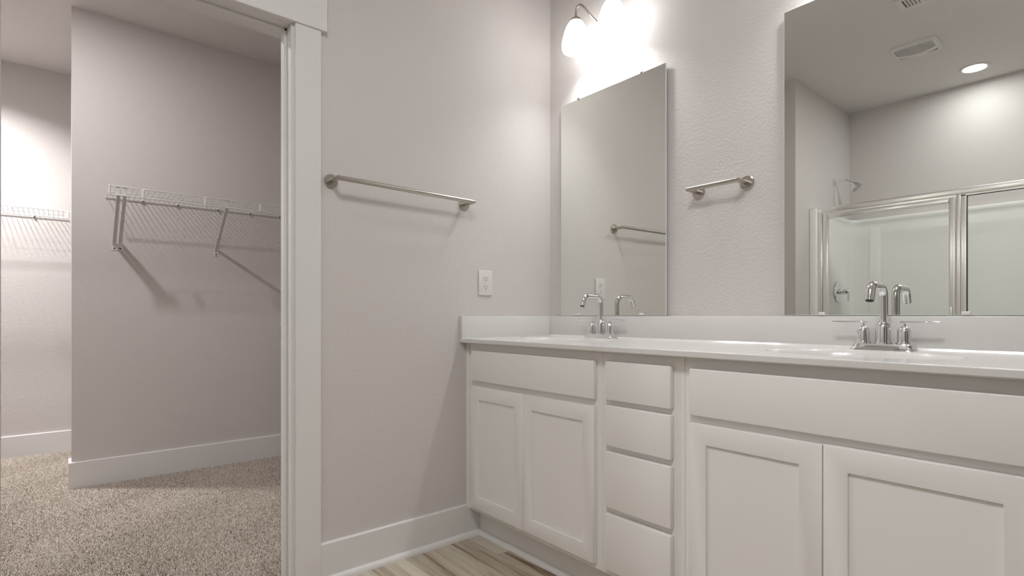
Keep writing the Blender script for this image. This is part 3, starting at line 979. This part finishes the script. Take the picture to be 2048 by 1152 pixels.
m.box((SX0 + 0.001, SY0 + 0.001, 0.06), (SX0 + 0.04, GY - 0.05, 0.12), 0.01, 2)
m.box((SX1 - 0.04, SY0 + 0.001, 0.06), (SX1 - 0.001, GY - 0.05, 0.12), 0.01, 2)
m.box((SX0 + 0.04, SY0 + 0.001, 0.06), (SX1 - 0.04, SY0 + 0.04, 0.12), 0.01, 2)
m.build('shower_pan', 'fibre', sur)
# two shallow moulded columns on the back panel
for xa, xb in ((0.42, 0.50), (1.55, 1.63)):
    MB().box((xa, SY0 + 0.022, 0.12), (xb, SY0 + 0.0325, 1.72), 0.002, 3).build('moulded_rib', 'fibre', sur)

enc = thing('shower_enclosure', 'framed glass shower door and fixed panel, seen in the right mirror', 'shower door', ((SX0 + SX1) / 2, GY, 0.13))
ZH0, ZH1 = 1.765, 1.806
xL, xR = SX0 + 0.0505, SX1 - 0.0505
m = MB()
m.box((xL, GY - 0.020, ZH0), (xR, GY + 0.020, ZH1), 0.006, 3)
m.box((xL, GY - 0.014, ZH0 - 0.010), (xR, GY + 0.014, ZH0 + 0.002))
m.build('header_rail', 'alum', enc)
m = MB()
m.box((xL, GY - 0.015, 0.131), (xR, GY + 0.020, 0.160), 0.004, 2)
m.build('sill_rail', 'alum', enc)
m = MB()
m.box((xL, GY - 0.018, 0.16), (xL + 0.030, GY + 0.018, ZH0), 0.004, 2)
m.box((xL + 0.010, GY + 0.016, 0.16), (xL + 0.018, GY + 0.024, ZH0), 0.002, 1)
m.build('wall_jamb', 'alum', enc)
m = MB()
m.box((xR - 0.030, GY - 0.018, 0.16), (xR, GY + 0.018, ZH0), 0.004, 2)
m.build('wall_jamb', 'alum', enc)
PX0, PX1 = 1.142, 1.194
m = MB()
m.box((PX0, GY - 0.018, 0.16), (PX0 + 0.022, GY + 0.018, ZH0), 0.004, 2)
m.box((PX0 + 0.022, GY - 0.018, 0.16), (PX1, GY + 0.014, ZH0), 0.003, 2)
m.build('centre_post', 'alum', enc)
# hinged door
dx0, dx1, dz0, dz1 = xL + 0.034, PX0 - 0.004, 0.170, ZH0 - 0.013
fw = 0.034
m = MB()
m.box((dx0, GY - 0.010, dz0), (dx0 + fw, GY + 0.014, dz1), 0.003, 2)
m.box((dx1 - fw, GY - 0.010, dz0), (dx1, GY + 0.014, dz1), 0.003, 2)
m.box((dx0 + fw, GY - 0.010, dz1 - fw), (dx1 - fw, GY + 0.014, dz1), 0.003, 2)
m.box((dx0 + fw, GY - 0.010, dz0), (dx1 - fw, GY + 0.014, dz0 + fw), 0.003, 2)
gd = m.build('glass_door', 'alum', enc)
m = MB().box((dx0 + fw - 0.006, GY - 0.001, dz0 + fw - 0.006), (dx1 - fw + 0.006, GY + 0.004, dz1 - fw + 0.006))
m.build('glass_pane', 'glass', gd, smooth=False)
m = MB()
m.box((dx1 - fw + 0.004, GY + 0.014, 0.90), (dx1 - fw + 0.022, GY + 0.034, 1.04), 0.003, 2)
m.build('pull_handle', 'alum', gd)
m = MB().box((PX1 - 0.006, GY - 0.001, 0.155), (xR - 0.024, GY + 0.004, ZH0 + 0.004))
m.build('fixed_pane', 'glass', enc, smooth=False)
m = MB()
m.box((PX1, GY - 0.004, 0.16), (PX1 + 0.004, GY + 0.008, ZH0)); m.box((PX1 + 0.004, GY - 0.004, ZH0 - 0.013), (xR - 0.03, GY + 0.008, ZH0 - 0.0095))
m.build('glazing_seal', 'rubber', enc)

# shower head on its arm
HY, HZ = -3.050, 2.090
sh = thing('shower_fitting', 'chrome shower head on a bent arm, seen in the right mirror', 'shower head', (SX0, HY, HZ))
MB().lathe([(0.0, 0.0005), (0.030, 0.0005), (0.029, 0.004), (0.020, 0.010), (0.012, 0.012), (0.0, 0.012)], (SX0, HY, HZ), (1, 0, 0), 28, caps=False).build('escutcheon', 'chrome', sh)
pts = [(SX0 + 0.005, HY, HZ), (SX0 + 0.060, HY, HZ + 0.002)]
pts += [(SX0 + 0.060 + 0.07 * math.sin(a), HY, HZ + 0.002 - 0.07 * (1 - math.cos(a))) for a in np.linspace(0.1, 0.85, 7)]
MB().tube(pts, 0.0095, 14).build('arm', 'chrome', sh)
e = Vector(pts[-1]); d = (e - Vector(pts[-2])).normalized()
MB().lathe([(0.0, -0.004), (0.012, -0.004), (0.015, 0.006), (0.013, 0.014), (0.017, 0.020), (0.026, 0.034), (0.040, 0.062), (0.043, 0.070), (0.042, 0.076), (0.0, 0.078)], e, d, 32, caps=False).build('head', 'chrome', sh)
q = MB()
for ring_r, cnt in ((0.012, 8), (0.024, 14), (0.034, 20)):
    ax1 = d.orthogonal().normalized(); ax2 = d.cross(ax1)
    for k in range(cnt):
        a = 2 * PI * k / cnt
        c_ = e + d * 0.076 + (ax1 * math.cos(a) + ax2 * math.sin(a)) * ring_r
        q.cyl(c_, c_ + d * 0.003, 0.0018, 6)
q.build('nozzles', 'grey_slot', sh)
# valve
VY, VZ = -3.050, 1.180
XV = SX0 + 0.030
sv = thing('shower_valve', 'round chrome shower valve with lever handle, seen in the right mirror', 'shower valve', (XV, VY, VZ))
MB().lathe([(0.0, 0.0005), (0.088, 0.0005), (0.087, 0.004), (0.076, 0.009), (0.045, 0.013), (0.0, 0.014)], (XV, VY, VZ), (1, 0, 0), 44, caps=False).build('escutcheon', 'chrome', sv)
MB().lathe([(0.0, 0.012), (0.026, 0.012), (0.024, 0.022), (0.018, 0.030), (0.018, 0.040), (0.022, 0.044), (0.022, 0.060), (0.014, 0.068), (0.010, 0.078), (0.0, 0.080)], (XV, VY, VZ), (1, 0, 0), 30, caps=False).build('stem', 'chrome', sv)
MB().box((XV + 0.070, VY - 0.008, VZ - 0.078), (XV + 0.082, VY + 0.008, VZ + 0.020), 0.003, 2).build('lever', 'chrome', sv)
